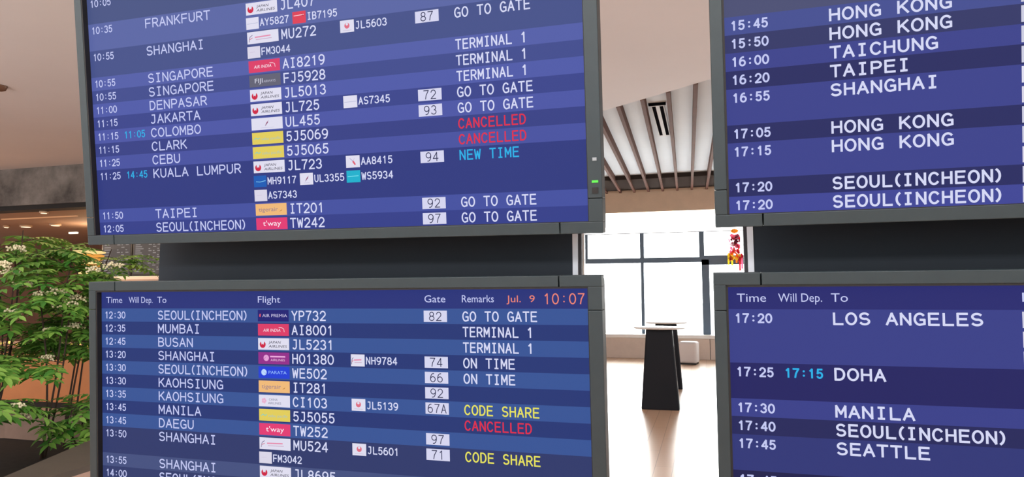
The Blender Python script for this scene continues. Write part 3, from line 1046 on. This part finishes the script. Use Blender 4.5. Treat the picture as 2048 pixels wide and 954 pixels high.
# ------------------------------------------------------------------ left side: planter, shrubs, counter, far hall
def leaf_mat(name, a, b):
    m = bpy.data.materials.new(name)
    m.use_nodes = True
    t = m.node_tree
    bs = t.nodes['Principled BSDF']
    g = t.nodes.new('ShaderNodeNewGeometry')
    r = t.nodes.new('ShaderNodeValToRGB')
    r.color_ramp.elements[0].color = lin(a)
    r.color_ramp.elements[1].color = lin(b)
    t.links.new(g.outputs['Random Per Island'], r.inputs[0])
    t.links.new(r.outputs[0], bs.inputs['Base Color'])
    bs.inputs['Roughness'].default_value = .45
    tr = t.nodes.new('ShaderNodeBsdfTranslucent')
    t.links.new(r.outputs[0], tr.inputs[0])
    mx = t.nodes.new('ShaderNodeMixShader')
    mx.inputs[0].default_value = .3
    out = t.nodes['Material Output']
    t.links.new(bs.outputs[0], mx.inputs[1])
    t.links.new(tr.outputs[0], mx.inputs[2])
    t.links.new(mx.outputs[0], out.inputs['Surface'])
    return m


M_LEAF = None
M_STEM = mat('dark_brown_stem', (62, 46, 38), .8, noise=(20, .2))
M_FLOWER = mat('cream_blossom', (226, 216, 182), .8)


def leaflet(mb, p, d, up, L, wd, material):
    """one lanceolate leaflet, folded along its midrib"""
    side = d.cross(up).normalized()
    n = side.cross(d).normalized()
    c = [p, p + d * (L * .3) + n * (-.04 * L), p + d * (L * .65) + n * (-.05 * L), p + d * L + n * (-.16 * L)]
    l1, r1 = c[1] + side * (wd * .5) + n * wd * .16, c[1] - side * (wd * .5) + n * wd * .16
    l2, r2 = c[2] + side * (wd * .4) + n * wd * .12, c[2] - side * (wd * .4) + n * wd * .12
    mb.mesh([c[0], c[1], c[2], c[3], l1, r1, l2, r2], [(0, 4, 1), (0, 1, 5), (1, 4, 6, 2), (1, 2, 7, 5), (2, 6, 3), (2, 3, 7)], material, True)


def pinnate(mb, p, d, L, pairs, ll, rnd):
    """a compound leaf: arching midrib with paired leaflets"""
    d = d.normalized()
    pts, q, dd = [p.copy()], p.copy(), d.copy()
    for i in range(6):
        q = q + dd * (L / 6)
        dd = (dd + Vector((0, 0, -.11))).normalized()
        pts.append(q.copy())
    mb.tube(pts, [.0028 - .0003 * i for i in range(7)], M_LEAF, 3)
    for i in range(pairs):
        t = .22 + .76 * i / max(1, pairs - 1)
        k = min(5, int(t * 6))
        a = pts[k].lerp(pts[k + 1], t * 6 - k)
        ax = (pts[k + 1] - pts[k]).normalized()
        side = ax.cross(Vector((0, 0, 1)))
        if side.length < .05:
            side = Vector((1, 0, 0))
        side.normalize()
        up = side.cross(ax).normalized()
        sz = ll * (1 - .35 * abs(t - .5)) * rnd.uniform(.85, 1.1)
        for s in (-1, 1):
            dr = (side * s + ax * rnd.uniform(.35, .6) + up * rnd.uniform(-.25, .1)).normalized()
            leaflet(mb, a, dr, up, sz, sz * .42, M_LEAF)
    ax = (pts[-1] - pts[-2]).normalized()
    leaflet(mb, pts[-1], ax, Vector((0, 0, 1)) if abs(ax.z) < .9 else Vector((0, 1, 0)), ll, ll * .36, M_LEAF)


def blossom(c, r, rnd, root):
    mb = MB()
    for k in range(46):
        a, b = rnd.uniform(0, 6.283), rnd.random() ** .5 * r
        q = c + Vector((b * math.cos(a), b * math.sin(a), r * .35 * (1 - (b / r) ** 2) + rnd.uniform(-.018, .018)))
        mb.blob(q, rnd.uniform(.006, .011), M_FLOWER, 5, 3)
        if k % 4 == 0:
            mb.tube([c - Vector((0, 0, r * .8)), q], .0012, M_LEAF, 3)
    mb.build('flower_cluster', root)


def shrub(label, base, stems, n_leaf, zlo, spread, ll, seed, blossoms=0, heads=()):
    rnd = random.Random(seed)
    root = thing('flowering_shrub', label, 'shrub', base)
    fol = MB()
    tips = []
    for (dx, dy, hgt) in stems:
        mb = MB()
        bx = Vector((rnd.uniform(-.06, .06), rnd.uniform(-.05, .05), 0))
        pts = []
        for i in range(9):
            t = i / 8
            pts.append(bx + Vector((dx * t ** 1.4 + .03 * math.sin(5 * t + seed), dy * t ** 1.4 + .03 * math.cos(4 * t + seed), hgt * t)))
        mb.tube(pts, [.008 * (1 - .7 * i / 8) + .0015 for i in range(9)], M_STEM, 7)
        nb = max(4, int(n_leaf / 6))
        for b in range(nb):
            t = zlo + (1 - zlo) * (b + rnd.random()) / nb
            k = min(7, int(t * 8))
            p = pts[k].lerp(pts[k + 1], t * 8 - k)
            a = rnd.uniform(0, 6.283)
            bd = Vector((math.cos(a), math.sin(a), rnd.uniform(.05, .75))).normalized()
            bl = spread * rnd.uniform(.35, 1.0) * (1.1 - .5 * t)
            q = p + bd * bl * .55 + Vector((0, 0, .02))
            e = p + bd * bl
            mb.tube([p, q, e], [.004, .003, .002], M_STEM, 5)
            for j in range(n_leaf // nb):
                s = rnd.uniform(.25, 1.0)
                o_ = p.lerp(e, s)
                a2 = a + rnd.uniform(-1.3, 1.3)
                pinnate(fol, o_, Vector((math.cos(a2), math.sin(a2), rnd.uniform(-.15, .55))), rnd.uniform(.24, .38), rnd.randint(5, 7), ll * rnd.uniform(.8, 1.15), rnd)
            tips.append(e)
        mb.build('stem', root)
    fol.build('foliage', root)
    for (hx, hy, hz_, r) in heads:
        blossom(Vector((hx, hy, hz_)), r, rnd, root)
    rnd.shuffle(tips)
    for e in tips[:blossoms]:
        blossom(e + Vector((0, 0, .05)), rnd.uniform(.05, .085), rnd, root)
    return root


def build_left():
    global M_LEAF
    M_LEAF = leaf_mat('leaf_green', (58, 122, 42), (142, 186, 84))
    M_CURB = mat('planter_stone', (166, 140, 126), .75, noise=(7, .08))
    pl = thing('planter', 'low stone-edged planter bed with dark soil at lower left', 'planter', (-5.6, 3.9, 0))
    O = Vector((-5.6, 3.9))
    R2 = lambda pts: [(a - O.x, b - O.y) for a, b in pts]
    mb = MB()
    ins = [(-3.85, 2.3), (-4.0, 3.0), (-4.78, 4.76), (-6.35, 4.76), (-6.75, 4.6), (-8.5, 3.9), (-8.5, 2.3)]
    ous = [(-3.66, 2.05), (-3.74, 3.09), (-3.95, 5.0), (-6.4, 5.0), (-6.9, 4.85), (-8.75, 4.1), (-8.75, 2.05)]
    a, b = R2(ins), R2(ous)
    M_CURB_SHADE = mat('shaded_curb_top', (72, 64, 55), .7, noise=(7, .08))  # curb top coloured darker to carry the shade of the leaves
    n = len(a)
    for i in range(n):
        j = (i + 1) % n
        mb.prism([b[i], b[j], a[j], a[i]], 0, .36 if i < 2 else .4, M_CURB)
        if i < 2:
            mb.prism([b[i], b[j], a[j], a[i]], .36, .4, M_CURB_SHADE)
    mb.build('stone_edge', pl)
    mb = MB()
    mb.prism(a, .02, .15, mat('dark_soil', (30, 24, 20), .95, noise=(18, .4), bump=(40, .6)))
    mb.build('soil', pl)
    z = .15
    shrub('tall shrub with cream flower clusters at the left edge of the photo', (-5.78, 4.25, z), [(-.25, .1, 1.75), (.1, .1, 1.9), (.3, -.05, 1.7), (-.05, .2, 1.6)], 46, .38, .62, .108, 11, 2, ((0.384, -0.250, 1.513, 0.070), (0.396, -0.150, 1.414, 0.075), (0.508, -0.300, 1.184, 0.065), (0.450, -0.350, 1.567, 0.050)))
    shrub('thin-stemmed shrub whose two crossing stems show above bare soil', (-5.24, 4.22, z), [(-.12, .0, 1.72), (.2, .1, 1.55), (.05, .2, 1.65)], 44, .40, .52, .10, 12, 1, ((0.095, -0.120, 1.323, 0.085), (0.220, -0.120, 1.351, 0.070), (0.262, -0.070, 1.242, 0.100), (0.246, 0.030, 1.290, 0.085), (0.074, -0.020, 1.045, 0.060), (0.204, 0.080, 1.063, 0.075), (-0.014, -0.120, 0.372, 0.050), (0.051, -0.020, 0.809, 0.050)))
    shrub('slanting shrub rising behind the lower left screen from the back of the planter', (-5.5, 4.6, z), [(.42, .05, 1.65), (.5, .0, 1.5), (.3, .1, 1.75)], 36, .46, .5, .09, 13, 3)
    shrub('low leafy shrub beside the frame of the lower left screen', (-4.86, 4.3, z), [(.05, .02, .45), (-.1, -.05, .40), (.12, .1, .5)], 14, .25, .26, .10, 14, 0)
    shrub('low bright leafy shrub nearest the camera at the lower left edge of the photo', (-5.02, 3.56, z), [(.05, .03, .68), (-.12, .05, .85), (.02, -.08, .55)], 13, .45, .26, .115, 15, 0, ((.17, .16, .51, .05),))
    # orange-lit counter
    t = thing('service_counter', 'orange-lit wooden counter behind the shrubs', 'counter', (-7.2, 6.3, 0))
    mb = MB()
    mb.box(-3.2, 2.6, -.3, .3, .26, .86, mat('orange_wood', (190, 128, 80), .55, noise=(3, .08)))
    mb.build('front_panel', t)
    mb = MB()
    mb.box(-3.2, 2.6, -.34, .34, .86, .90, mat('counter_top', (150, 96, 62), .4))
    mb.build('top', t, .006)
    mb = MB()
    mb.box(-3.18, 2.58, -.24, .28, 0, .26, mat('black_kick', (16, 14, 14), .6))
    mb.build('kick_plate', t)
    t2 = thing('light_string', 'string of small warm golden lamps along the counter edge', 'string lights', (-7.2, 5.95, .9))
    mb = MB()
    mb.tube([(x_ * .2 - 3.1, 0, .014 + .01 * (x_ % 2)) for x_ in range(29)], .005, M_STEM, 5)
    mb.build('cable', t2)
    for k in range(48):
        mb = MB()
        mb.blob((-3.1 + k * .118, -.012, .016 + .012 * (k % 3)), .016, glow('warm_bulb', (255, 206, 96), 2.2), 6, 4)
        mb.build('bulb', t2)
    # distant departures displays in the inner hall
    for k, (xa, xb, zb, lab) in enumerate(((201, 257, 566, 'distant dark flight board left of another, seen between the screens'), (263, 322, 553, 'distant dark flight board beside the stand edge, seen between the screens'))):
        p0, p1 = at(xa, 480, 13.0), at(xb, zb, 13.0)
        d_ = thing('flight_board', lab, 'display board', ((p0.x + p1.x) / 2, 13.05, p1.z))
        hw, hh = (p1.x - p0.x) / 2, p0.z - p1.z
        mb = MB()
        mb.box(-hw, hw, 0, .12, 0, hh, mat('board_black', (18, 16, 16), .5))
        mb.build('frame', d_, .01)
        mb = MB()
        mb.poly([(-hw + .04, -.004, .07), (hw - .04, -.004, .07), (hw - .04, -.004, hh - .04), (-hw + .04, -.004, hh - .04)], glow('board_grey', (92, 84, 80), 1))
        for r_ in range(14):
            zz = .12 + r_ * (hh - .2) / 14
            for (u0, u1) in ((.1, .36), (.52, .62), (.66, .76), (.80, .90)):
                xx0, xx1 = -hw + 2 * hw * u0, -hw + 2 * hw * (u1 - .05 * ((r_ * 7 + int(u0 * 10)) % 3))
                mb.poly([(xx0, -.008, zz), (xx1, -.008, zz), (xx1, -.008, zz + .022), (xx0, -.008, zz + .022)], glow('board_text', (148, 140, 136), 1))
        mb.build('screen', d_)
        mb = MB()
        mb.box(-.08, .08, .03, .1, -p1.z, .02, mat('board_black', (18, 16, 16), .5))
        mb.box(-.3, .3, -.15, .25, -p1.z, -p1.z + .03, mat('board_black', (18, 16, 16), .5))
        mb.build('pole', d_)
    c0, c1 = at(255, 553, 12.4), at(330, 600, 12.4)
    t3 = thing('check_in_desk', 'pale desk in the distance under the flight boards', 'desk', ((c0.x + c1.x) / 2, 12.6, 0))
    hw = (c1.x - c0.x) / 2 + .3
    mb = MB()
    mb.box(-hw, hw, -.25, .25, 0, c0.z - .08, mat('pale_desk_front', (240, 216, 196), .5))
    mb.build('front_panel', t3)
    mb = MB()
    mb.box(-hw - .03, hw + .03, -.28, .28, c0.z - .08, c0.z, mat('pale_desk_top', (246, 230, 216), .4))
    mb.build('top', t3, .01)
    # layered glowing lantern
    p = at(178, 500, 11.4)
    q = at(178, 548, 11.4)
    l = thing('pendant_lantern', 'glowing golden layered lantern hanging left of the distant boards', 'lamp', (p.x, 11.4, q.z))
    hh = p.z - q.z
    mb = MB()
    mb.tube([(0, 0, hh), (0, 0, 3.31 - q.z)], .008, M_STEM, 5)
    mb.build('cord', l)
    for k in range(7):
        mb = MB()
        zz = hh * (k + .05) / 7
        rr = .19 + .022 * k
        mb.lathe([(rr * .9, zz), (rr, zz + hh * .02), (rr, zz + hh * .065), (rr * .9, zz + hh * .085)], glow('lantern_gold' if k % 3 else 'lantern_pale', (236, 160, 72) if k % 3 else (255, 224, 150), 1.0), 24)
        mb.build('shade_ring', l)
    wc = at(190, 470, 12.8)
    area_lamp('ceiling_wash_lamp', (wc.x, 12.8, 2.7), .5, .5, 22, (1.0, .72, .45), (math.pi, 0, 0))
    # lamps in the inner ceiling
    zc = 3.31
    def ceil_pt(x_, y_):
        d = R_CAM @ Vector(((x_ - 1024) / F_PX, (y_ - 477) / F_PX, 1))
        return d * ((zc - CAM_Z) / d.z) + Vector((0, 0, CAM_Z))
    spots = [(13, 451, .05, 'small recessed lamp at the far left of the brown ceiling'), (52, 450, .11, 'recessed lamp second from left in the brown ceiling'),
             (111, 447, .10, 'recessed lamp over the shrub tops in the brown ceiling'), (88, 421.5, .06, 'faint recessed lamp just under the concrete beam')]
    for (x_, y_, r, lab) in spots:
        c = ceil_pt(x_, y_)
        d_ = thing('downlight', lab, 'ceiling lamp', (c.x, c.y, zc))
        mb = MB()
        mb.lathe([(r, -.05), (r + .02, -.05), (r + .02, 0)], mat('lamp_rim', (210, 180, 150), .4), 20)
        mb.build('rim', d_)
        mb = MB()
        mb.lathe([(r * .9, -.06), (r * .9, -.045)], glow('lamp_glow', (255, 226, 190), 1.6), 20)
        mb.build('lens', d_)
    c = at(145, 463, 14.0)
    d_ = thing('lit_sign', 'small bright white lit panel hanging below the brown ceiling', 'light panel', (c.x, 14.0, c.z - .06))
    mb = MB()
    mb.box(-.14, .14, 0, .06, 0, .10, glow('sign_white', (255, 246, 226), 1.5))
    mb.build('panel', d_)
    mb = MB()
    for s_ in (-.11, .11):
        mb.tube([(s_, .03, .1), (s_, .03, 3.31 - c.z + .06)], .006, M_STEM, 5)
    mb.build('hanger', d_)
    a, b = ceil_pt(5, 438), ceil_pt(153, 431)
    mb = MB()
    mb.box(a.x, b.x, (a.y + b.y) / 2 - .03, (a.y + b.y) / 2 + .03, zc - .02, zc + .01, glow('slot_light', (196, 140, 100), 1.0))
    tag(mb.build('light_slot'), 'long thin light slot in the brown ceiling beyond the beam', 'ceiling lamp')
    # small dark fitting in the beige ceiling
    d = R_CAM @ Vector(((1 - 1024) / F_PX, (172 - 477) / F_PX, 1))
    c = d * ((CEIL_Z - CAM_Z) / d.z) + Vector((0, 0, CAM_Z))
    mb = MB()
    mb.lathe([(.02, -.07), (.06, -.05), (.075, -.01), (.08, 0)], mat('sprinkler_brown', (104, 74, 58), .5, .3), 20)
    tag(mb.build('sprinkler', loc=c), 'small dark sprinkler head in the beige ceiling at far left', 'sprinkler')


build_room()
build_stands()
build_displays()
build_furniture()
build_left()
